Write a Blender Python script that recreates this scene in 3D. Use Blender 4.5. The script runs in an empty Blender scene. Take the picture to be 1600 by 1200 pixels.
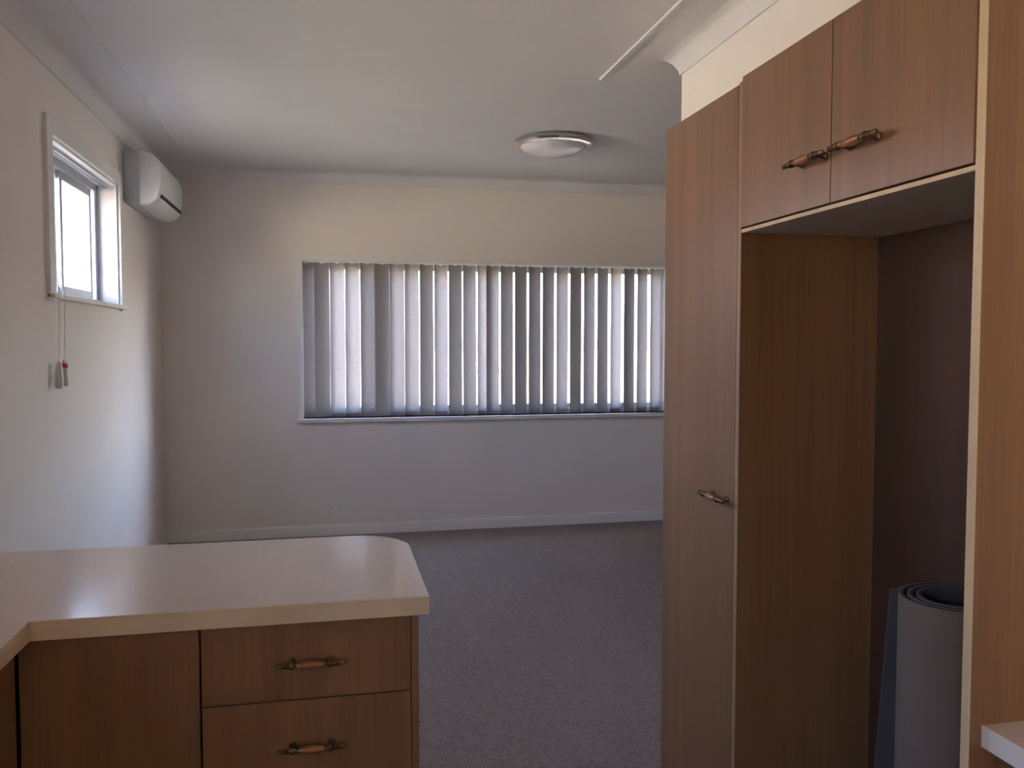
import bpy, bmesh, math, random
from mathutils import Vector, Matrix
random.seed(7)
SC = bpy.context.scene
COL = SC.collection

# ---------------------------------------------------------------- camera, sky, sun, exposure
cam_d = bpy.data.cameras.new('camera'); cam = bpy.data.objects.new('camera', cam_d); COL.objects.link(cam)
cam.location = (0, 0, 1.45)
cam.rotation_euler = (math.radians(90 - 2.782), 0, math.radians(-12.155))
cam_d.sensor_width = 36.0; cam_d.lens = 36.0 * 1316.7 / 1600.0
cam_d.clip_start = 0.02; cam_d.clip_end = 300
SC.camera = cam

SC.view_settings.view_transform = 'Standard'; SC.view_settings.look = 'None'
SC.view_settings.gamma = 1.0; SC.view_settings.use_curve_mapping = False
SC.view_settings.exposure = 2.65
SC.cycles.max_bounces = 14; SC.cycles.diffuse_bounces = 10; SC.cycles.glossy_bounces = 6
SC.cycles.transparent_max_bounces = 16; SC.cycles.transmission_bounces = 8

SUN_EL, SUN_AZ = 46.0, 120.0          # degrees; azimuth clockwise from +Y (the far wall's side)
wd = bpy.data.worlds.new('sky'); SC.world = wd; wd.use_nodes = True
nt = wd.node_tree; bg = nt.nodes['Background']
sky = nt.nodes.new('ShaderNodeTexSky'); sky.sky_type = 'NISHITA'; sky.sun_disc = False
sky.sun_elevation = math.radians(SUN_EL); sky.sun_rotation = math.radians(SUN_AZ)
sky.air_density = 1.0; sky.dust_density = 2.5; sky.ozone_density = 1.0
wb = nt.nodes.new('ShaderNodeMixRGB'); wb.blend_type = 'MULTIPLY'; wb.inputs[0].default_value = 1.0; wb.inputs[2].default_value = (1.08, 0.97, 1.04, 1)
nt.links.new(sky.outputs[0], wb.inputs[1]); nt.links.new(wb.outputs[0], bg.inputs[0]); bg.inputs[1].default_value = 0.85

sd = bpy.data.lights.new('sun', 'SUN'); sun = bpy.data.objects.new('sun', sd); COL.objects.link(sun)
sd.energy = 11.0; sd.color = (1.0, 0.93, 0.82); sd.angle = math.radians(0.6)
_a, _e = math.radians(SUN_AZ), math.radians(SUN_EL)
to_sun = Vector((math.sin(_a) * math.cos(_e), math.cos(_a) * math.cos(_e), math.sin(_e)))
sun.rotation_euler = to_sun.to_track_quat('Z', 'Y').to_euler()
sun.location = to_sun * 30

def portal(loc, rot, sx, sy):
    l = bpy.data.lights.new('window_portal', 'AREA'); l.shape = 'RECTANGLE'; l.size = sx; l.size_y = sy
    l.cycles.is_portal = True
    o = bpy.data.objects.new('window_portal', l); COL.objects.link(o); o.location = loc; o.rotation_euler = rot

# ---------------------------------------------------------------- dimensions
WL, YB, CE = -1.18, 6.45, 2.71          # left wall, far wall, ceiling
XP, YP = 1.525, 3.53                    # partition wall behind the cupboards and its far end
XR, YN = 4.60, -2.30                    # right wall of the living area, wall behind the camera
WT = 0.20
BW = (-0.21, 2.72, 0.885, 2.088)        # far window opening x0 x1 z0 z1
LW = (4.02, 5.21, 1.665, 2.35)          # side window opening y0 y1 z0 z1
RW = (-1.95, -0.55, 1.15, 2.05)          # kitchen window in the left wall beside the camera y0 y1 z0 z1
DW = (2.45, 3.28, 1.665, 2.35)          # unseen side window, added to bring daylight onto the partition y0 y1 z0 z1
XC = 0.95                               # cupboard fronts

# ---------------------------------------------------------------- materials
MATS = {}
def mat(name):
    m = bpy.data.materials.new(name); m.use_nodes = True; MATS[name] = m
    return m, m.node_tree, m.node_tree.nodes['Principled BSDF']
def setp(b, col=None, rough=None, metal=None, spec=None, coat=None):
    if col is not None: b.inputs['Base Color'].default_value = (*col, 1)
    if rough is not None: b.inputs['Roughness'].default_value = rough
    if metal is not None: b.inputs['Metallic'].default_value = metal
    if spec is not None: b.inputs['Specular IOR Level'].default_value = spec
    if coat is not None: b.inputs['Coat Weight'].default_value = coat; b.inputs['Coat Roughness'].default_value = 0.3
def noise_mix(nt, b, c1, c2, scale, vec_scale=(1, 1, 1), detail=4, lo=0.35, hi=0.65):
    tc = nt.nodes.new('ShaderNodeTexCoord'); mp = nt.nodes.new('ShaderNodeMapping'); mp.inputs['Scale'].default_value = vec_scale
    n = nt.nodes.new('ShaderNodeTexNoise'); n.inputs['Scale'].default_value = scale; n.inputs['Detail'].default_value = detail
    r = nt.nodes.new('ShaderNodeValToRGB'); r.color_ramp.elements[0].position = lo; r.color_ramp.elements[1].position = hi
    r.color_ramp.elements[0].color = (*c1, 1); r.color_ramp.elements[1].color = (*c2, 1)
    nt.links.new(tc.outputs['Object'], mp.inputs[0]); nt.links.new(mp.outputs[0], n.inputs['Vector'])
    nt.links.new(n.outputs[0], r.inputs[0])
    if b: nt.links.new(r.outputs[0], b.inputs['Base Color'])
    return mp, n, r
def bump(nt, b, src, strength, dist):
    bp = nt.nodes.new('ShaderNodeBump'); bp.inputs['Strength'].default_value = strength; bp.inputs['Distance'].default_value = dist
    nt.links.new(src, bp.inputs['Height']); nt.links.new(bp.outputs[0], b.inputs['Normal'])
def plain(name, col, rough, metal=0.0, spec=0.5):
    m, nt, b = mat(name); setp(b, col, rough, metal, spec)
    v = tuple(c * 0.93 for c in col)
    noise_mix(nt, b, v, col, 9.0)
    return m
def paint(name, col, rough):
    m, nt, b = mat(name); setp(b, col, rough, spec=0.3)
    mp, n, r = noise_mix(nt, b, tuple(c * 0.965 for c in col), col, 2.2, detail=3)
    n2 = nt.nodes.new('ShaderNodeTexNoise'); n2.inputs['Scale'].default_value = 220; n2.inputs['Detail'].default_value = 2
    nt.links.new(mp.outputs[0], n2.inputs['Vector']); bump(nt, b, n2.outputs[0], 0.12, 0.002)
    return m
def wood(name, dark, light, rough=0.36, spec=0.5):
    # wood-grain laminate: broad veneer bands along z plus fine straight pores
    m, nt, b = mat(name); setp(b, None, rough, spec=spec, coat=0.25)
    oi = nt.nodes.new('ShaderNodeObjectInfo')
    tc = nt.nodes.new('ShaderNodeTexCoord')
    cx = nt.nodes.new('ShaderNodeVectorMath'); cx.operation = 'ADD'
    nt.links.new(tc.outputs['Object'], cx.inputs[0])
    cmb = nt.nodes.new('ShaderNodeCombineXYZ')
    mul = nt.nodes.new('ShaderNodeMath'); mul.operation = 'MULTIPLY'; mul.inputs[1].default_value = 7.0
    nt.links.new(oi.outputs['Random'], mul.inputs[0])
    for i in range(3): nt.links.new(mul.outputs[0], cmb.inputs[i])
    nt.links.new(cmb.outputs[0], cx.inputs[1])
    def nz(sc, vs, det, rgh=0.55):
        mp = nt.nodes.new('ShaderNodeMapping'); mp.inputs['Scale'].default_value = vs
        nt.links.new(cx.outputs[0], mp.inputs[0])
        n = nt.nodes.new('ShaderNodeTexNoise'); n.inputs['Scale'].default_value = sc; n.inputs['Detail'].default_value = det
        n.inputs['Roughness'].default_value = rgh; n.inputs['Distortion'].default_value = 0.15
        nt.links.new(mp.outputs[0], n.inputs['Vector']); return n
    a = nz(1.0, (16, 16, 0.25), 3); f = nz(1.0, (170, 170, 3.0), 5, 0.7)
    mx = nt.nodes.new('ShaderNodeMath'); mx.operation = 'MULTIPLY_ADD'; mx.inputs[1].default_value = 0.55
    nt.links.new(a.outputs[0], mx.inputs[0])
    m2 = nt.nodes.new('ShaderNodeMath'); m2.operation = 'MULTIPLY'; m2.inputs[1].default_value = 0.45
    nt.links.new(f.outputs[0], m2.inputs[0]); nt.links.new(m2.outputs[0], mx.inputs[2])
    r = nt.nodes.new('ShaderNodeValToRGB'); r.color_ramp.elements[0].position = 0.30; r.color_ramp.elements[1].position = 0.70
    r.color_ramp.elements[0].color = (*dark, 1); r.color_ramp.elements[1].color = (*light, 1)
    nt.links.new(mx.outputs[0], r.inputs[0]); nt.links.new(r.outputs[0], b.inputs['Base Color'])
    bump(nt, b, f.outputs[0], 0.06, 0.001)
    return m

paint('wall_paint', (0.80, 0.745, 0.69), 0.75)
paint('ceiling_paint', (0.74, 0.725, 0.72), 0.85)
paint('trim_paint', (0.80, 0.78, 0.74), 0.45)
wood('wood', (0.20, 0.096, 0.040), (0.34, 0.172, 0.074))
wood('wood_edge', (0.66, 0.49, 0.28), (0.78, 0.60, 0.36), 0.45)
wood('wood_edge_tan', (0.30, 0.18, 0.095), (0.42, 0.27, 0.15), 0.45)
wood('handle_wood', (0.30, 0.10, 0.03), (0.45, 0.17, 0.055), 0.25)
wood('wood_shaded', (0.075, 0.042, 0.028), (0.12, 0.066, 0.044))  # cupboard wood darkened: the shade inside the fridge recess is put into the colour
plain('shelf_under', (0.66, 0.60, 0.56), 0.55)
m, nt, b = mat('worktop'); setp(b, None, 0.18, spec=0.5); noise_mix(nt, b, (0.65, 0.54, 0.44), (0.69, 0.575, 0.472), 90, detail=3)
plain('worktop_edge', (0.76, 0.58, 0.38), 0.4)
plain('worktop_edge_white', (0.80, 0.77, 0.74), 0.35)
m, nt, b = mat('brass'); setp(b, (0.27, 0.19, 0.09), 0.30, 1.0); noise_mix(nt, b, (0.15, 0.105, 0.05), (0.34, 0.25, 0.13), 120)
m, nt, b = mat('chrome'); setp(b, (0.70, 0.68, 0.63), 0.16, 1.0); noise_mix(nt, b, (0.66, 0.64, 0.60), (0.72, 0.70, 0.65), 8)
plain('opal_glass', (0.78, 0.77, 0.80), 0.22)
plain('white_plastic', (0.78, 0.79, 0.77), 0.38)
plain('grey_white_plastic', (0.55, 0.56, 0.57), 0.45)
plain('grey_plastic', (0.42, 0.43, 0.45), 0.5)
plain('dark_plastic', (0.03, 0.032, 0.036), 0.5)
plain('red_plastic', (0.55, 0.03, 0.06), 0.4)
plain('clear_plastic', (0.66, 0.645, 0.63), 0.3)
plain('cord', (0.80, 0.78, 0.74), 0.8)
plain('aluminium', (0.52, 0.54, 0.57), 0.38, 0.6)
plain('dark_seal', (0.10, 0.10, 0.11), 0.6)
plain('kick', (0.06, 0.045, 0.035), 0.6)
m, nt, b = mat('carpet'); setp(b, None, 0.95, spec=0.15)
mp, n, r = noise_mix(nt, b, (0.30, 0.258, 0.235), (0.40, 0.345, 0.315), 60, detail=3)
tc = nt.nodes.new('ShaderNodeTexCoord')
w1 = nt.nodes.new('ShaderNodeTexWave'); w1.wave_type = 'BANDS'; w1.bands_direction = 'X'; w1.inputs['Scale'].default_value = 26; w1.inputs['Distortion'].default_value = 0.6
w2 = nt.nodes.new('ShaderNodeTexWave'); w2.wave_type = 'BANDS'; w2.bands_direction = 'Y'; w2.inputs['Scale'].default_value = 26; w2.inputs['Distortion'].default_value = 0.6
for w in (w1, w2): nt.links.new(tc.outputs['Object'], w.inputs['Vector'])
ml = nt.nodes.new('ShaderNodeMath'); ml.operation = 'MULTIPLY'; nt.links.new(w1.outputs['Fac'], ml.inputs[0]); nt.links.new(w2.outputs['Fac'], ml.inputs[1])
mxc = nt.nodes.new('ShaderNodeMixRGB'); mxc.blend_type = 'MULTIPLY'; mxc.inputs[0].default_value = 0.8
r3 = nt.nodes.new('ShaderNodeValToRGB'); r3.color_ramp.elements[0].color = (0.62, 0.60, 0.60, 1); r3.color_ramp.elements[1].color = (1, 1, 1, 1); r3.color_ramp.elements[1].position = 0.6
nt.links.new(ml.outputs[0], r3.inputs[0]); nt.links.new(r.outputs[0], mxc.inputs[1]); nt.links.new(r3.outputs[0], mxc.inputs[2])
nt.links.new(mxc.outputs[0], b.inputs['Base Color']); bump(nt, b, ml.outputs[0], 0.5, 0.004)
plain('carpet_backing', (0.19, 0.15, 0.125), 0.9, spec=0.1)
plain('carpet_pile', (0.066, 0.064, 0.068), 0.95, spec=0.1)
plain('vinyl', (0.30, 0.24, 0.18), 0.5)
m, nt, b = mat('ground'); setp(b, None, 0.95, spec=0.1); noise_mix(nt, b, (0.155, 0.15, 0.12), (0.23, 0.215, 0.18), 0.6, detail=6)
plain('neighbour_render', (0.86, 0.79, 0.65), 0.9)
plain('paling', (0.42, 0.33, 0.24), 0.9)
plain('roof_tile', (0.30, 0.16, 0.11), 0.9)
plain('fascia', (0.55, 0.50, 0.44), 0.8)

m, nt, b = mat('blind_fabric'); nt.nodes.remove(b); out = nt.nodes['Material Output']
df = nt.nodes.new('ShaderNodeBsdfDiffuse'); tr = nt.nodes.new('ShaderNodeBsdfTranslucent'); ms = nt.nodes.new('ShaderNodeMixShader')
mp, n, r = noise_mix(nt, None, (0.30, 0.28, 0.268), (0.35, 0.328, 0.315), 40, (6, 6, 1))
nt.links.new(r.outputs[0], df.inputs[0]); tr.inputs[0].default_value = (0.42, 0.38, 0.36, 1)
ms.inputs[0].default_value = 0.08
nt.links.new(df.outputs[0], ms.inputs[1]); nt.links.new(tr.outputs[0], ms.inputs[2]); nt.links.new(ms.outputs[0], out.inputs[0])
m, nt, b = mat('glass'); nt.nodes.remove(b); out = nt.nodes['Material Output']
tb = nt.nodes.new('ShaderNodeBsdfTransparent'); gl = nt.nodes.new('ShaderNodeBsdfGlossy'); gl.inputs['Roughness'].default_value = 0.02
lwt = nt.nodes.new('ShaderNodeLayerWeight'); lwt.inputs[0].default_value = 0.5; ms = nt.nodes.new('ShaderNodeMixShader')
pw = nt.nodes.new('ShaderNodeMath'); pw.operation = 'POWER'; pw.inputs[1].default_value = 5.0; nt.links.new(lwt.outputs['Facing'], pw.inputs[0])
fr = nt.nodes.new('ShaderNodeMath'); fr.operation = 'MULTIPLY_ADD'; fr.inputs[1].default_value = 0.9; fr.inputs[2].default_value = 0.04; nt.links.new(pw.outputs[0], fr.inputs[0])
tb.inputs[0].default_value = (0.93, 0.95, 0.94, 1)
nt.links.new(fr.outputs[0], ms.inputs[0]); nt.links.new(tb.outputs[0], ms.inputs[1]); nt.links.new(gl.outputs[0], ms.inputs[2]); nt.links.new(ms.outputs[0], out.inputs[0])

# ---------------------------------------------------------------- mesh helpers (world coordinates)
WLOC = {}
def wloc(o): return WLOC.get(o.name, Vector((0, 0, 0)))
def tag(o, label=None, cat=None, group=None, kind=None):
    if label: o['label'] = label
    if cat: o['category'] = cat
    if group: o['group'] = group
    if kind: o['kind'] = kind
    return o
def empty(name, loc, label, cat, group=None):
    o = bpy.data.objects.new(name, None); COL.objects.link(o); o.location = loc; o.empty_display_size = 0.1
    WLOC[o.name] = Vector(loc); return tag(o, label, cat, group)
def obj(name, bm, mats, parent=None, smooth=False):
    bmesh.ops.recalc_face_normals(bm, faces=bm.faces[:])
    lo = Vector((min(v.co[i] for v in bm.verts) for i in range(3))); hi = Vector((max(v.co[i] for v in bm.verts) for i in range(3)))
    c = (lo + hi) / 2
    for v in bm.verts: v.co -= c
    me = bpy.data.meshes.new(name); bm.to_mesh(me); bm.free()
    if isinstance(mats, str): mats = [mats]
    for k in mats: me.materials.append(MATS[k])
    if smooth:
        me.shade_smooth()
        try: me.set_sharp_from_angle(angle=math.radians(35))
        except Exception: pass
    o = bpy.data.objects.new(name, me); COL.objects.link(o)
    if parent: o.parent = parent; o.location = c - wloc(parent)
    else: o.location = c
    WLOC[o.name] = c
    return o
def addbox(bm, x0, x1, y0, y1, z0, z1, mi=0, bev=0.0):
    t = bmesh.new(); bmesh.ops.create_cube(t, size=1)
    for v in t.verts: v.co = Vector(((x0 + x1) / 2 + v.co.x * (x1 - x0), (y0 + y1) / 2 + v.co.y * (y1 - y0), (z0 + z1) / 2 + v.co.z * (z1 - z0)))
    if bev: bmesh.ops.bevel(t, geom=t.edges[:], offset=bev, segments=2, affect='EDGES', profile=0.6)
    merge(bm, t, mi)
def merge(bm, t, mi=0):
    mp = {}
    for v in t.verts: mp[v] = bm.verts.new(v.co)
    for f in t.faces:
        try: g = bm.faces.new([mp[v] for v in f.verts]); g.material_index = mi if mi else f.material_index
        except ValueError: pass
    t.free()
def box(name, x0, x1, y0, y1, z0, z1, m, parent=None, bev=0.0):
    bm = bmesh.new(); addbox(bm, x0, x1, y0, y1, z0, z1, 0, bev); return obj(name, bm, m, parent)
def boxes(name, lst, m, parent=None, bev=0.0):
    bm = bmesh.new()
    for a in lst: addbox(bm, *a, 0, bev)
    return obj(name, bm, m, parent)
def prism(bm, pts, axis, a, b, mi=0, bev=0.0):
    """closed 2D outline extruded along axis: 'y' -> pts are (x,z); 'x' -> (y,z); 'z' -> (x,y)"""
    def P(p, t):
        return {'y': (p[0], t, p[1]), 'x': (t, p[0], p[1]), 'z': (p[0], p[1], t)}[axis]
    t = bmesh.new()
    A = [t.verts.new(P(p, a)) for p in pts]; B = [t.verts.new(P(p, b)) for p in pts]; n = len(pts)
    t.faces.new(A); t.faces.new(B)
    for i in range(n): t.faces.new((A[i], A[(i + 1) % n], B[(i + 1) % n], B[i]))
    if bev:
        es = [e for e in t.edges if all(v in A for v in e.verts) or all(v in B for v in e.verts)]
        bmesh.ops.bevel(t, geom=es, offset=bev, segments=3, affect='EDGES', profile=0.5)
    merge(bm, t, mi)
def lathe(bm, prof, origin, axis, seg=20, mi=0):
    """prof: list of (t along axis, radius)"""
    ax = Vector(axis).normalized(); u = ax.orthogonal().normalized(); w = ax.cross(u); o = Vector(origin); rings = []
    for t, r in prof:
        rings.append([bm.verts.new(o + ax * t + (u * math.cos(k * 2 * math.pi / seg) + w * math.sin(k * 2 * math.pi / seg)) * max(r, 1e-4)) for k in range(seg)])
    for a, b in zip(rings, rings[1:]):
        for k in range(seg):
            f = bm.faces.new((a[k], a[(k + 1) % seg], b[(k + 1) % seg], b[k])); f.material_index = mi
    bm.faces.new(rings[0]).material_index = mi; bm.faces.new(rings[-1]).material_index = mi
def tube(bm, pts, r, seg=8, mi=0):
    pts = [Vector(p) for p in pts]; rings = []
    for i, p in enumerate(pts):
        d = (pts[min(i + 1, len(pts) - 1)] - pts[max(i - 1, 0)]).normalized(); u = d.orthogonal().normalized(); w = d.cross(u)
        rings.append([bm.verts.new(p + (u * math.cos(k * 2 * math.pi / seg) + w * math.sin(k * 2 * math.pi / seg)) * r) for k in range(seg)])
    for a, b in zip(rings, rings[1:]):
        for k in range(seg): bm.faces.new((a[k], a[(k + 1) % seg], b[(k + 1) % seg], b[k])).material_index = mi
    bm.faces.new(rings[0]); bm.faces.new(rings[-1])
def cove(name, path, left_in, m='ceiling_paint', closed_prof=None):
    """moulding with a closed profile (out from wall, height) swept round a floor-plan path with mitred corners; left_in=+1: room is left of travel"""
    bm = bmesh.new(); P = [Vector((p[0], p[1], 0)) for p in path]; n = len(P); rings = []
    def nrm(a, b):
        d = (b - a).normalized(); return Vector((-d.y, d.x, 0)) * left_in
    for i in range(n):
        if i == 0: off = nrm(P[0], P[1])
        elif i == n - 1: off = nrm(P[-2], P[-1])
        else:
            a, b = nrm(P[i - 1], P[i]), nrm(P[i], P[i + 1]); h = (a + b).normalized(); off = h / h.dot(a)
        rings.append([bm.verts.new(P[i] + off * u + Vector((0, 0, z))) for u, z in closed_prof])
    k = len(closed_prof)
    for a, b in zip(rings, rings[1:]):
        for j in range(k): bm.faces.new((a[j], a[(j + 1) % k], b[(j + 1) % k], b[j]))
    bm.faces.new(rings[0]); bm.faces.new(rings[-1])
    o = obj(name, bm, m, None, True); tag(o, kind='structure'); return o

# ================================================================ THE SETTING
def wall(name, lst, m='wall_paint'):
    o = boxes(name, lst, m); o['kind'] = 'structure'; return o
# left wall with the side window opening
A, B = WL - WT, WL; seg = []
for (q0, q1, r0, r1), qa, qb in ((RW, YN - WT, 1.0), (DW, 1.0, 3.5), (LW, 3.5, YB + WT)):
    seg += [(A, B, qa, q0, 0, CE), (A, B, q1, qb, 0, CE), (A, B, q0, q1, 0, r0), (A, B, q0, q1, r1, CE)]
wall('wall_left', seg)
# far wall with the wide window
x0, x1, z0, z1 = BW
wall('wall_back', [(WL, x0, YB, YB + WT, 0, CE), (x1, XR, YB, YB + WT, 0, CE), (x0, x1, YB, YB + WT, 0, z0), (x0, x1, YB, YB + WT, z1, CE)])
wall('wall_right', [(XR, XR + WT, YP - 0.11, YB + WT, 0, CE)])
wall('wall_partition', [(XP, XP + 0.11, YN, YP, 0, CE)])
wall('wall_front', [(XP + 0.11, XR, YP - 0.11, YP, 0, CE)])
wall('wall_rear', [(WL, XP + 0.11, YN - WT, YN, 0, CE)])
o = boxes('ceiling', [(WL - WT, XP + 0.11, YN - WT, YP - 0.11, CE, CE + 0.15), (WL - WT, XR + WT, YP - 0.11, YB + WT, CE, CE + 0.15)], 'ceiling_paint'); o['kind'] = 'structure'
YK = 2.41
o = boxes('floor', [(WL, XP, YK, YP - 0.11, -0.12, 0), (WL, XR, YP - 0.11, YB, -0.12, 0)], 'carpet'); o['kind'] = 'structure'
o = box('floor_kitchen', WL, XP, YN, YK, -0.12, 0, 'vinyl'); o['kind'] = 'structure'

# cornice (cove), skirting
cov = [(0, CE - 0.08), (0.008, CE - 0.08), (0.012, CE - 0.062), (0.026, CE - 0.036), (0.042, CE - 0.018), (0.058, CE - 0.007), (0.070, CE - 0.002), (0.076, CE), (0, CE)]
cove('trim_1', [(WL, YN), (WL, YB), (XR, YB), (XR, YP), (XP, YP), (XP, YN)], -1, closed_prof=cov)
skp = [(0, 0), (0.016, 0), (0.016, 0.068), (0.012, 0.078), (0.0, 0.08)]
cove('baseboard_left', [(WL, YK + 0.03), (WL, YB - 0.016)], -1, 'trim_paint', skp)
cove('baseboard_back', [(WL, YB), (XR, YB)], -1, 'trim_paint', skp)
cove('baseboard_right', [(XR, YB - 0.016), (XR, YP), (XP, YP), (XP, 2.31)], -1, 'trim_paint', skp)
# ceiling cover strips over the sheet joints
for i, (xc, ya, yb) in enumerate([(-0.937, YN + 0.09, YB - 0.09), (1.283, YN + 0.09, 3.91)]):
    bm = bmesh.new(); prism(bm, [(xc - 0.016, CE), (xc - 0.012, CE - 0.008), (xc + 0.012, CE - 0.008), (xc + 0.016, CE)], 'y', ya, yb)
    obj('trim_%d' % (i + 2), bm, 'ceiling_paint')['kind'] = 'structure'

# ---- side window (window_1): reveal, architrave, sliding aluminium sashes
y0, y1, z0, z1 = LW
w1 = bpy.data.objects.new('window_1', None); COL.objects.link(w1); w1.location = (WL, (y0 + y1) / 2, z0); WLOC['window_1'] = Vector(w1.location); w1['kind'] = 'structure'
w1['label'] = 'small sliding side window with white surround high beside the air conditioner'
t = 0.075
boxes('architrave', [(WL, WL + 0.018, y0 - t, y0, z0 - 0.03, z1 + t), (WL, WL + 0.018, y1, y1 + t * 0.8, z0 - 0.03, z1 + t), (WL, WL + 0.018, y0, y1, z1, z1 + t)], 'trim_paint', w1, 0.003)
box('window_sill', WL - 0.10, WL + 0.032, y0 - t, y1 + t * 0.8, z0 - 0.022, z0, 'trim_paint', w1, 0.004)
boxes('reveal', [(WL - 0.10, WL, y1 - 0.012, y1, z0, z1), (WL - 0.10, WL, y0, y0 + 0.012, z0, z1), (WL - 0.10, WL, y0 + 0.012, y1 - 0.012, z1 - 0.012, z1)], 'trim_paint', w1)
XG = WL - 0.10
fr = boxes('window_frame', [(XG - 0.07, XG, y0, y0 + 0.03, z0, z1), (XG - 0.07, XG, y1 - 0.03, y1, z0, z1), (XG - 0.07, XG, y0 + 0.03, y1 - 0.03, z0, z0 + 0.03), (XG - 0.07, XG, y0 + 0.03, y1 - 0.03, z1 - 0.05, z1)], 'aluminium', w1, 0.002)
def sash(parent, ax, c, a0, a1, zz0, zz1, s=0.04, th=0.02):
    """one sliding sash in plane x=c (ax='x', runs along y) or y=c (ax='y', runs along x)"""
    def bx(u0, u1, q0, q1): return (c - th, c, u0, u1, q0, q1) if ax == 'x' else (u0, u1, c, c + th, q0, q1)
    f = boxes('sash', [bx(a0, a0 + s, zz0, zz1), bx(a1 - s, a1, zz0, zz1), bx(a0 + s, a1 - s, zz0, zz0 + s), bx(a0 + s, a1 - s, zz1 - s, zz1)], 'aluminium', parent, 0.002)
    g = bx(a0 + s, a1 - s, zz0 + s, zz1 - s)
    if ax == 'x': g = (c - th * 0.6, c - th * 0.4, *g[2:])
    else: g = (g[0], g[1], c + th * 0.4, c + th * 0.6, g[4], g[5])
    box('pane', *g, 'glass', f)
ym = (y0 + y1) / 2 - 0.03
sash(w1, 'x', XG - 0.040, y0 + 0.03, ym + 0.02, z0 + 0.03, z1 - 0.05)
sash(w1, 'x', XG - 0.015, ym - 0.02, y1 - 0.085, z0 + 0.03, z1 - 0.05)
box('seal', XG - 0.012, XG - 0.004, y1 - 0.038, y1 - 0.030, z0 + 0.03, z1 - 0.05, 'dark_seal', w1)
portal((XG - 0.10, (y0 + y1) / 2, (z0 + z1) / 2), (0, math.radians(-90), 0), z1 - z0, y1 - y0)

# ---- wide far window (window_2)
x0, x1, z0, z1 = BW
w2 = bpy.data.objects.new('window_2', None); COL.objects.link(w2); w2.location = ((x0 + x1) / 2, YB, z0); WLOC['window_2'] = Vector(w2.location); w2['kind'] = 'structure'
w2['label'] = 'wide window in the far wall with thin white surround behind the vertical blind'
t = 0.03
boxes('architrave', [(x0 - t, x0, YB - 0.014, YB, z0, z1 + 0.004), (x1, x1 + t, YB - 0.014, YB, z0, z1 + 0.004), (x0, x1, YB - 0.014, YB, z1 - 0.025, z1 + 0.004)], 'trim_paint', w2, 0.003)
box('window_sill', x0 - 0.035, x1 + 0.035, YB - 0.04, YB + 0.14, z0 - 0.028, z0, 'trim_paint', w2, 0.004)
boxes('reveal', [(x0, x0 + 0.012, YB, YB + 0.14, z0, z1), (x1 - 0.012, x1, YB, YB + 0.14, z0, z1), (x0 + 0.012, x1 - 0.012, YB, YB + 0.14, z1 - 0.012, z1)], 'trim_paint', w2)
YG = YB + 0.14
xa, xb = x0 + 0.75, x1 - 0.75
boxes('window_frame', [(x0, x0 + 0.03, YG, YG + 0.06, z0, z1), (x1 - 0.03, x1, YG, YG + 0.06, z0, z1), (x0 + 0.03, x1 - 0.03, YG, YG + 0.06, z0, z0 + 0.035), (x0 + 0.03, x1 - 0.03, YG, YG + 0.06, z1 - 0.035, z1)], 'aluminium', w2, 0.002)
sash(w2, 'y', YG + 0.010, x0 + 0.03, xa + 0.02, z0 + 0.035, z1 - 0.035)
sash(w2, 'y', YG + 0.035, xa - 0.02, xb + 0.02, z0 + 0.035, z1 - 0.035)
sash(w2, 'y', YG + 0.010, xb - 0.02, x1 - 0.03, z0 + 0.035, z1 - 0.035)
portal(((x0 + x1) / 2, YG + 0.10, (z0 + z1) / 2), (math.radians(-90), 0, 0), x1 - x0, z1 - z0)

# ---- kitchen window over the bench, beside the camera (window_3)
def plain_window(name, dims, label):
    y0, y1, z0, z1 = dims
    w3 = bpy.data.objects.new(name, None); COL.objects.link(w3); w3.location = (WL, (y0 + y1) / 2, z0); WLOC[name] = Vector(w3.location); w3['kind'] = 'structure'
    w3['label'] = label
    boxes('architrave', [(WL, WL + 0.015, y0 - 0.06, y0, z0 - 0.06, z1 + 0.06), (WL, WL + 0.015, y1, y1 + 0.06, z0 - 0.06, z1 + 0.06), (WL, WL + 0.015, y0, y1, z1, z1 + 0.06), (WL, WL + 0.015, y0, y1, z0 - 0.06, z0)], 'trim_paint', w3)
    boxes('window_frame', [(XG - 0.07, XG, y0, y0 + 0.03, z0, z1), (XG - 0.07, XG, y1 - 0.03, y1, z0, z1), (XG - 0.07, XG, y0 + 0.03, y1 - 0.03, z0, z0 + 0.03), (XG - 0.07, XG, y0 + 0.03, y1 - 0.03, z1 - 0.03, z1)], 'aluminium', w3)
    ym = (y0 + y1) / 2
    sash(w3, 'x', XG - 0.040, y0 + 0.03, ym + 0.02, z0 + 0.03, z1 - 0.03)
    sash(w3, 'x', XG - 0.015, ym - 0.02, y1 - 0.03, z0 + 0.03, z1 - 0.03)
    portal((XG - 0.10, ym, (z0 + z1) / 2), (0, math.radians(-90), 0), z1 - z0, y1 - y0)
plain_window('window_3', RW, 'kitchen window with white surround over the bench on the left wall')
plain_window('added_window', DW, 'unseen small window with white surround beside the peninsula bench, added to light the partition')

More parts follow.
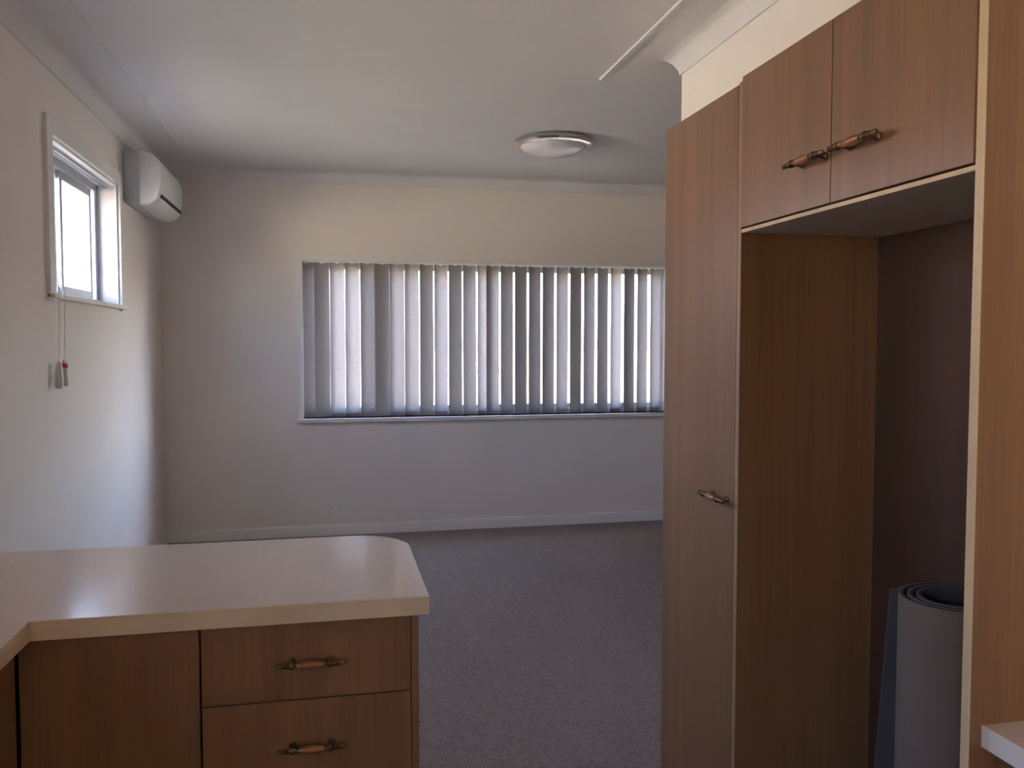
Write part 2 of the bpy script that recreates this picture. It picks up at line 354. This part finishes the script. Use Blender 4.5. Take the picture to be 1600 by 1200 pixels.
# ---- outdoors: ground, rendered neighbour wall, paling fence
o = box('ground', -60, 60, -60, 70, -0.9, -0.5, 'ground'); o['kind'] = 'structure'
nb = empty('neighbour_house', (-8.0, 5.0, -0.5), 'pale rendered neighbouring house seen through the side window', 'house')
box('wall', -13.0, -8.0, -9.0, 16.0, -0.5, 2.6, 'neighbour_render', nb)
bm = bmesh.new(); prism(bm, [(-13.4, 2.6), (-7.5, 2.6), (-7.5, 2.72), (-10.5, 4.2), (-13.4, 2.72)], 'y', -9.5, 16.5); obj('roof', bm, 'roof_tile', nb)
box('fascia', -7.5, -7.46, -9.5, 16.5, 2.56, 2.74, 'fascia', nb)
fe = empty('paling_fence', (2.0, 15.0, -0.5), 'weathered timber paling fence across the yard beyond the far window', 'fence')
for zz in (-0.1, 0.9): box('rail', -7.0, 11.0, 15.03, 15.07, zz, zz + 0.08, 'paling', fe)
me0 = None
for i in range(90):
    xx = -7 + i * 0.2
    if me0 is None:
        p0 = box('paling', xx, xx + 0.19, 15.0, 15.02, -0.5, 1.3, 'paling', fe, 0.004); me0 = p0
    else:
        p = me0.copy(); COL.objects.link(p); p.parent = fe; p.location = me0.location + Vector((i * 0.2, 0, random.uniform(-0.02, 0.02)))

# ================================================================ HANDLES
def handle(parent, c, along, out, L=0.145):
    """turned antique pull: brass ends, collars and posts, amber wooden grip in the middle. c on the door face; two brass ends and the grip are sub-parts of the door"""
    c = Vector(c); al = Vector(along).normalized(); ou = Vector(out).normalized(); H = L / 2
    bar = c + ou * 0.027
    for s in (-1, 1):
        bm = bmesh.new()
        pr = [(0.024, 0.0045), (0.026, 0.0068), (0.029, 0.0068), (0.031, 0.005), (0.034, 0.0052), (0.038, 0.0082), (0.042, 0.0082), (0.046, 0.0052), (0.049, 0.0048), (0.0515, 0.0062), (0.054, 0.0048), (0.057, 0.0042), (0.059, 0.0054), (0.0615, 0.0042), (0.065, 0.0038), (0.068, 0.0052), (0.0705, 0.0045), (H, 0.002)]
        lathe(bm, pr, bar, al * s, 14)
        pc = c + al * s * 0.040
        lathe(bm, [(0, 0.0085), (0.002, 0.0085), (0.004, 0.006), (0.010, 0.0042), (0.027, 0.0046)], pc, ou, 12)
        bmesh.ops.remove_doubles(bm, verts=bm.verts[:], dist=1e-6)
        obj('handle_end', bm, 'brass', parent, True)
    bm = bmesh.new()
    g = [(-0.0265 + 0.053 * k / 10, 0.0058 + 0.0034 * math.sin(math.pi * k / 10)) for k in range(11)]
    lathe(bm, g, bar, al, 16)
    h = obj('handle_grip', bm, 'handle_wood', parent, True); h['label'] = 'amber turned wooden grip'

XQ = XP - 0.002
# ================================================================ TALL CUPBOARDS ON THE RIGHT
G = 0.002
YT0, YT1 = 1.841, 2.301                # tall cupboard
tc_ = empty('tall_cupboard', (1.24, 2.07, 0), 'tall wood-grain pantry cupboard with one long door and brass pull', 'cupboard')
box('side_panel', XC, XQ, YT0, YT0 + 0.017, 0, 2.062, 'wood', tc_)
box('edge_strip', XC - 0.0015, XC, YT0, YT0 + 0.017, 0, 2.062, 'wood_edge_tan', tc_)['label'] = 'pale edge strip'
box('side_panel', XC + 0.002, XQ, YT1 - 0.017, YT1, 0, 2.055, 'wood', tc_)
box('top_panel', XC + 0.002, XQ, YT0 + 0.017, YT1 - 0.017, 2.038, 2.055, 'wood', tc_)
box('back_panel', XP - 0.012, XQ - 0.001, YT0 + 0.017, YT1 - 0.017, 0.1, 2.038, 'wood', tc_)
box('kick_board', XC + 0.05, XC + 0.065, YT0 + 0.017, YT1 - 0.017, 0, 0.10, 'kick', tc_)
d = box('door', XC - 0.002, XC + 0.016, YT0 + 0.019, YT1, 0.10, 2.058, 'wood', tc_, 0.0012)
handle(d, (XC - 0.002, 1.932, 1.068), (0, 1, 0), (-1, 0, 0))

YE0, YE1 = 1.086, 1.103                # near end panel
oc = empty('overhead_cabinet', (1.24, 1.47, 1.71), 'wood-grain overhead cabinet with two doors above the empty fridge recess', 'cabinet')
box('bottom_panel', XC + 0.001, XQ, YE1, YT0, 1.709, 1.717, ['shelf_under'], oc)['label'] = 'pale grey underside panel'
box('edge_strip', XC - 0.001, XC + 0.001, YE1, YT0, 1.709, 1.717, 'wood_edge', oc)['label'] = 'pale edge strip'
box('top_panel', XC + 0.018, XQ, YE1, YT0, 2.05, 2.066, 'wood', oc)
box('divider', XC + 0.018, XP - 0.02, 1.468, 1.484, 1.717, 2.05, 'wood', oc)
box('back_panel', XP - 0.014, XP - 0.002, YE1, YT0, 1.717, 2.05, 'wood', oc)
d1 = box('door', XC - 0.004, XC + 0.014, 1.478, YT0 - 0.002, 1.7205, 2.07, 'wood', oc, 0.0012)
d2 = box('door', XC - 0.004, XC + 0.014, YE1 + 0.002, 1.475, 1.7205, 2.07, 'wood', oc, 0.0012)
handle(d1, (XC - 0.004, 1.533, 1.813), (0, 1, 0), (-1, 0, 0))
handle(d2, (XC - 0.004, 1.372, 1.813), (0, 1, 0), (-1, 0, 0))

ep = empty('end_panel', (1.24, 1.094, 0), 'full-height wood-grain end panel with pale edge beside the fridge recess and white-edged worktop', 'panel')
box('panel', XC, XQ, YE0, YE1, 0, 2.42, 'wood', ep)
box('edge_strip', XC - 0.0015, XC, YE0, YE1, 0, 2.42, 'wood_edge', ep)['label'] = 'pale edge strip'
XN = 1.315
bp = box('recess_back_panel', XN, XN + 0.012, YE1, YT0, 0, 1.708, 'wood_shaded')
tag(bp, 'wood-grain back panel at the rear of the empty fridge recess, darkened for its shade', 'panel')

# ---- carpet offcut rolled up in the recess: backing outside, pile inside, loose outer flap
cr = empty('carpet_roll', (1.185, 1.40, 0), 'rolled carpet offcut standing upright in the empty fridge recess, tan backing outside', 'carpet')
HZ = 0.955
def roll_strip(name, r_off, th, mname, flap=False):
    bm = bmesh.new(); pts = []
    turns, R1, pitch = 2.6, 0.105, 0.016
    N = 110; a_end = math.radians(75)          # outermost layer leaves the roll at this bearing (the side away from the camera)
    for i in range(N + 1):
        s = i / N; a = a_end + (1 - s) * turns * 2 * math.pi; r = R1 - (1 - s) * turns * pitch + r_off
        pts.append((Vector((1.185 + r * math.cos(a), 1.40 + r * math.sin(a), 0)), Vector((math.cos(a), math.sin(a), 0)), 0))
    return pts
def strip_mesh(name, r_off, th, mname):
    pts = roll_strip(name, r_off, th, mname); bm = bmesh.new(); rows = []
    for p, nrm, _ in pts:
        o_, i_ = p, p - nrm * th
        rows.append([bm.verts.new((o_.x, o_.y, 0)), bm.verts.new((o_.x, o_.y, HZ)), bm.verts.new((i_.x, i_.y, HZ)), bm.verts.new((i_.x, i_.y, 0))])
    # flap: straight-ish tail heading away from the camera, splayed wider at the foot
    p, nrm, _ = pts[-1]; tdir = Vector((-0.55, 0.83, 0)).normalized()
    n2 = Vector((tdir.y, -tdir.x, 0))
    for k in range(1, 7):
        q = k / 6; L0, L1 = 0.140, 0.082                                   # length at foot and at top
        def pt(L): return p + tdir * L * q - nrm * 0.0 + Vector((0, 0, 0))
        b_, t_ = pt(L0), pt(L1)
        rows.append([bm.verts.new((b_.x, b_.y, 0)), bm.verts.new((t_.x, t_.y, HZ - 0.03 * q)), bm.verts.new((t_.x - n2.x * th, t_.y - n2.y * th, HZ - 0.03 * q)), bm.verts.new((b_.x - n2.x * th, b_.y - n2.y * th, 0))])
    for a, b in zip(rows, rows[1:]):
        for j in range(4): bm.faces.new((a[j], a[(j + 1) % 4], b[(j + 1) % 4], b[j]))
    bm.faces.new(rows[0]); bm.faces.new(rows[-1])
    return obj(name, bm, mname, cr, True)
strip_mesh('backing', 0.0, 0.004, 'carpet_backing')
strip_mesh('pile', -0.004, 0.006, 'carpet_pile')['label'] = 'dark grey pile on the inner side'

# ---- right-hand bench, only its corner shows
ZB = 0.864
rb = empty('base_cabinet', (1.25, 0.0, 0), 'wood-grain base cabinet under the white-edged worktop', 'cabinet')
box('carcass', 1.02, XQ, -1.4, YE0 - 0.001, 0.10, ZB - 0.034, 'wood', rb)
for i in range(5):
    yy = -1.4 + i * 0.497
    d = box('door', 1.0, 1.018, yy + 0.002, yy + 0.494, 0.11, ZB - 0.040, 'wood', rb, 0.0012)
    handle(d, (1.0, yy + 0.25, 0.72), (0, 1, 0), (-1, 0, 0))
box('kick_board', 1.07, 1.085, -1.4, YE0 - 0.001, 0, 0.10, 'kick', rb)
wt = empty('worktop', (1.25, 0, ZB), 'beige worktop with white front edge beside the tall end panel', 'worktop')
box('top', 0.974, XQ, -1.42, YE0, ZB - 0.033, ZB, 'worktop', wt)
box('front_edge', 0.971, 0.974, -1.42, YE0, ZB - 0.033, ZB, 'worktop_edge_white', wt)['label'] = 'white edge strip'

# ================================================================ L-SHAPED BENCH ON THE LEFT
YF, XE, ZW = 1.808, 0.203, 0.90
XI = -0.590                              # inner front edge of the return along the left wall
lw = empty('worktop', (-0.4, 2.0, ZW), 'beige L-shaped laminate worktop with rounded far corner over the drawers', 'worktop')
pts = [(WL, YN + 0.3), (XI, YN + 0.3), (XI, YF), (XE, YF)]
Rr = 0.15; YBK = 2.425
for k in range(0, 13):
    a = math.radians(90 * k / 12); pts.append((XE - Rr + Rr * math.cos(a), YBK - Rr + Rr * math.sin(a)))
pts.append((WL, YBK))
bm = bmesh.new(); prism(bm, pts, 'z', ZW - 0.040, ZW); obj('top', bm, 'worktop', lw)
# edge strip wrapped round the exposed edges
eb = [(XI, YN + 0.3), (XI, YF), (XE, YF)] + pts[4:-1] + [(WL, YBK)]
bm = bmesh.new(); P = [Vector((a, b, 0)) for a, b in eb]; rings = []
for i, p in enumerate(P):
    def nr(a, b): d = (b - a).normalized(); return Vector((d.y, -d.x, 0))
    if i == 0: off = nr(P[0], P[1])
    elif i == len(P) - 1: off = nr(P[-2], P[-1])
    else:
        a_, b_ = nr(P[i - 1], p), nr(p, P[i + 1]); h = (a_ + b_).normalized(); off = h / h.dot(a_)
    rings.append([bm.verts.new(p + off * u + Vector((0, 0, z))) for u, z in ((0, ZW - 0.04), (0.002, ZW - 0.04), (0.002, ZW - 0.001), (0.0, ZW - 0.001))])
for a_, b_ in zip(rings, rings[1:]):
    for j in range(4): bm.faces.new((a_[j], a_[(j + 1) % 4], b_[(j + 1) % 4], b_[j]))
obj('edge_strip', bm, 'worktop_edge', lw)['label'] = 'light tan edge strip'

ZU = ZW - 0.041; YD = 1.832
du = empty('drawer_unit', (-0.05, 2.1, 0), 'wood-grain drawer unit with brass pulls at the open end of the L-shaped bench', 'drawers')
box('side_panel', 0.168, 0.184, YD, 2.39, 0, ZU, 'wood', du)
box('carcass', -0.272, 0.167, YD + 0.02, 2.37, 0.10, ZU, 'wood', du)
box('back_panel', -0.272, 0.167, 2.371, 2.39, 0, ZU, 'wood', du)
box('kick_board', -0.272, 0.167, YD + 0.05, YD + 0.065, 0, 0.10, 'kick', du)
dz = [(0.686, 0.856), (0.508, 0.683), (0.308, 0.505), (0.105, 0.305)]
for i, (a, b) in enumerate(dz):
    dr = box('drawer_front', -0.271, 0.1665, YD, YD + 0.018, a, b, 'wood', du, 0.0012)
    zc = 0.769 if i == 0 else 0.586 if i == 1 else (a + b) / 2
    handle(dr, (-0.047, YD, zc), (1, 0, 0), (0, -1, 0))
cc = empty('base_cabinet', (-0.45, 2.1, 0), 'wood-grain corner base cabinet with plain front beside the drawers', 'cabinet')
box('carcass', -0.62, -0.276, YD + 0.02, 2.37, 0.10, ZU, 'wood', cc)
box('door', -0.6185, -0.2755, YD, YD + 0.018, 0.105, 0.858, 'wood', cc, 0.0012)
box('back_panel', WL + 0.001, -0.276, 2.371, 2.39, 0, ZU, 'wood', cc)
box('kick_board', -0.60, -0.276, YD + 0.05, YD + 0.065, 0, 0.10, 'kick', cc)
lc = empty('base_cabinet', (-0.9, 0.0, 0), 'wood-grain base cabinet run along the left wall under the worktop', 'cabinet')
box('carcass', WL + 0.001, -0.640, YN + 0.31, YD + 0.015, 0.10, ZU, 'wood', lc)
box('kick_board', -0.69, -0.675, YN + 0.31, YD + 0.015, 0, 0.10, 'kick', lc)
yy = YD - 0.012; 
for i in range(7):
    d = box('door', -0.638, -0.620, yy - 0.48, yy - 0.003, 0.105, 0.856, 'wood', lc, 0.0012)
    if i: handle(d, (-0.620, yy - 0.24, 0.75), (0, 1, 0), (1, 0, 0))
    yy -= 0.483

# ================================================================ VERTICAL BLIND
x0, x1, z0, z1 = BW
YV = YB + 0.062
vb = empty('vertical_blind', ((x0 + x1) / 2, YV, z1), 'pale grey fabric vertical blind with slats half open across the wide far window', 'blind')
box('head_rail', x0 + 0.014, x1 - 0.014, YV - 0.02, YV + 0.02, z1 - 0.032, z1 - 0.013, 'white_plastic', vb, 0.003)
phi = 28.0; Wd = 0.127
edges = [-0.114 + 0.1122 * i for i in range(13)] + [1.303 + 0.1128 * i for i in range(13)]
zt, zb = z1 - 0.034, z0 + 0.005
proto = None; carr = None; wgt = None
for i, e in enumerate(edges):
    if proto is None:
        bm = bmesh.new(); n = 6; row = []
        for k in range(n + 1):
            u = -Wd / 2 + Wd * k / n; w = 0.004 * (1 - (2 * k / n - 1) ** 2)
            row.append((u, w))
        V = [[bm.verts.new((u, w, z)) for z in (zb, zb + 0.03, (zb + zt) / 2, zt)] for u, w in row]
        for a, b in zip(V, V[1:]):
            for j in range(3): bm.faces.new((a[j], b[j], b[j + 1], a[j + 1]))
        bmesh.ops.solidify(bm, geom=bm.faces[:], thickness=0.0006)
        proto = obj('slat', bm, 'blind_fabric', vb, True)
        bm = bmesh.new(); addbox(bm, -0.05, 0.05, -0.0015, 0.0015, zb + 0.002, zb + 0.030); wgt = obj('slat_weight', bm, 'blind_fabric', proto)
        bm = bmesh.new(); addbox(bm, -0.012, 0.012, -0.003, 0.003, zt - 0.008, zt + 0.004); carr = obj('slat_hanger', bm, 'white_plastic', proto)
        zmid = WLOC[proto.name].z
        for q in (wgt, carr): q.location = Vector((0, 0.002 if q is wgt else 0.002, WLOC[q.name].z - zmid))
        s = proto
    else:
        s = proto.copy(); COL.objects.link(s); s.parent = vb
        for q in (wgt, carr):
            c = q.copy(); COL.objects.link(c); c.parent = s
    ang = phi + random.uniform(-0.6, 0.6)
    if i in (0, 5, 6, 7): ang -= 3.5
    cx = e - Wd / 2 * math.cos(math.radians(ang))
    s.location = Vector((cx, YV, zmid)) - wloc(vb); s.rotation_euler = (0, 0, math.radians(ang))

# ================================================================ AIR CONDITIONER
ya, yb, zb0 = 5.37, 6.12, 2.265
ac = empty('air_conditioner', (WL, (ya + yb) / 2, zb0), 'white wall-mounted split air conditioner indoor unit near the corner', 'air conditioner')
body = [(0, 0.02), (0.03, 0.004), (0.088, 0.004), (0.088, 0.318), (0, 0.318)]
bm = bmesh.new(); prism(bm, [(WL + 0.002 + a, zb0 + b) for a, b in body], 'y', ya + 0.004, yb - 0.004, 0, 0.003); obj('rear_housing', bm, 'grey_white_plastic', ac, True)
fp = [(0.086, 0.0), (0.13, 0.0), (0.168, 0.020), (0.186, 0.040), (0.196, 0.062), (0.206, 0.12), (0.209, 0.19), (0.203, 0.24), (0.188, 0.28), (0.160, 0.306), (0.12, 0.320), (0.086, 0.322)]
bm = bmesh.new(); prism(bm, [(WL + a, zb0 + b) for a, b in fp], 'y', ya, yb, 0, 0.012); obj('front_cover', bm, 'white_plastic', ac, True)
bm = bmesh.new(); prism(bm, [(WL + a, zb0 + b) for a, b in [(0.19, 0.048), (0.2035, 0.057), (0.204, 0.074), (0.19, 0.074)]], 'y', ya + 0.05, yb - 0.03); obj('air_outlet', bm, 'dark_plastic', ac)['label'] = 'dark air outlet slot'
bm = bmesh.new(); prism(bm, [(WL + a, zb0 + b) for a, b in [(0.135, -0.003), (0.172, 0.015), (0.192, 0.038), (0.198, 0.052), (0.194, 0.054), (0.165, 0.022), (0.135, 0.002)]], 'y', ya + 0.05, yb - 0.03); obj('louver', bm, 'white_plastic', ac, True)
box('mounting_plate', WL, WL + 0.003, ya - 0.012, yb, zb0 + 0.03, zb0 + 0.30, 'grey_plastic', ac)

# ================================================================ CEILING LIGHT
LX, LY = 1.368, 5.13
cl = empty('ceiling_light', (LX, LY, CE), 'round flush ceiling light with opal glass dome and chrome ring', 'light')
bm = bmesh.new(); lathe(bm, [(0.0, 0.225), (0.012, 0.246), (0.030, 0.250), (0.042, 0.242), (0.048, 0.222), (0.046, 0.208), (0.036, 0.206)], (LX, LY, CE), (0, 0, -1), 56); obj('ring', bm, 'chrome', cl, True)
bm = bmesh.new(); lathe(bm, [(0.034, 0.207)] + [(0.036 + 0.064 * math.sin(math.radians(a)), 0.207 * math.cos(math.radians(a))) for a in range(0, 90, 9)] + [(0.1, 0.003)], (LX, LY, CE), (0, 0, -1), 56); obj('glass_dome', bm, 'opal_glass', cl, True)

# ================================================================ POWER OUTLET
ox, oz = 0.030, 0.222
po = empty('power_outlet', (ox, YB, oz), 'white double power outlet low on the far wall under the blind', 'outlet')
box('plate', ox - 0.057, ox + 0.057, YB - 0.010, YB, oz - 0.036, oz + 0.036, 'white_plastic', po, 0.003)
for s in (-1, 1):
    box('switch', ox + s * 0.012 - 0.006, ox + s * 0.012 + 0.006, YB - 0.014, YB - 0.009, oz + 0.010, oz + 0.026, 'white_plastic', po, 0.001)
    boxes('socket_slots', [(ox + s * 0.032 - 0.008, ox + s * 0.032 - 0.006, YB - 0.0105, YB - 0.009, oz - 0.006, oz + 0.004), (ox + s * 0.032 + 0.006, ox + s * 0.032 + 0.008, YB - 0.0105, YB - 0.009, oz - 0.006, oz + 0.004), (ox + s * 0.032 - 0.001, ox + s * 0.032 + 0.001, YB - 0.0105, YB - 0.009, oz - 0.020, oz - 0.010)], 'dark_plastic', po)

# ================================================================ BLIND TRACK WITH PULL CORDS ON THE SIDE WINDOW
y0, y1, z0, z1 = LW
bt = empty('blind_track', (WL - 0.05, (y0 + y1) / 2, z1), 'slim white blind track at the top of the side window with two hanging pull cords', 'blind track')
box('track', WL - 0.058, WL - 0.036, y0 + 0.06, y1 - 0.03, z1 - 0.026, z1 - 0.012, 'aluminium', bt, 0.002)
box('track_slot', WL - 0.050, WL - 0.044, y0 + 0.07, y1 - 0.04, z1 - 0.0275, z1 - 0.0255, 'dark_seal', bt)
for k, (yc, zt_) in enumerate([(3.985, 1.372), (4.062, 1.378)]):
    bm = bmesh.new()
    tube(bm, [(WL - 0.046, y0 + 0.09 + 0.03 * k, z1 - 0.02), (WL - 0.01, y0 + 0.05 + 0.02 * k, z0 + 0.25), (WL + 0.036, yc + 0.01, z0 + 0.002), (WL + 0.036, yc, z0 - 0.05), (WL + 0.030, yc, zt_ - 0.01)], 0.0016, 6)
    obj('cord', bm, 'cord', bt, True)
    bm = bmesh.new()
    lathe(bm, [(0, 0.004), (0.008, 0.009), (0.030, 0.0125), (0.100, 0.0155), (0.118, 0.0145), (0.120, 0.010)], (WL + 0.030, yc, zt_), (0, 0, -1), 14)
    tz = obj('tassel', bm, 'clear_plastic', bt, True)
    if k == 1:
        bm = bmesh.new(); lathe(bm, [(0.018, 0.0115), (0.020, 0.0130), (0.036, 0.0142), (0.038, 0.0130)], (WL + 0.030, yc, zt_), (0, 0, -1), 14)
        obj('tassel_band', bm, 'red_plastic', tz, True)['label'] = 'red band'
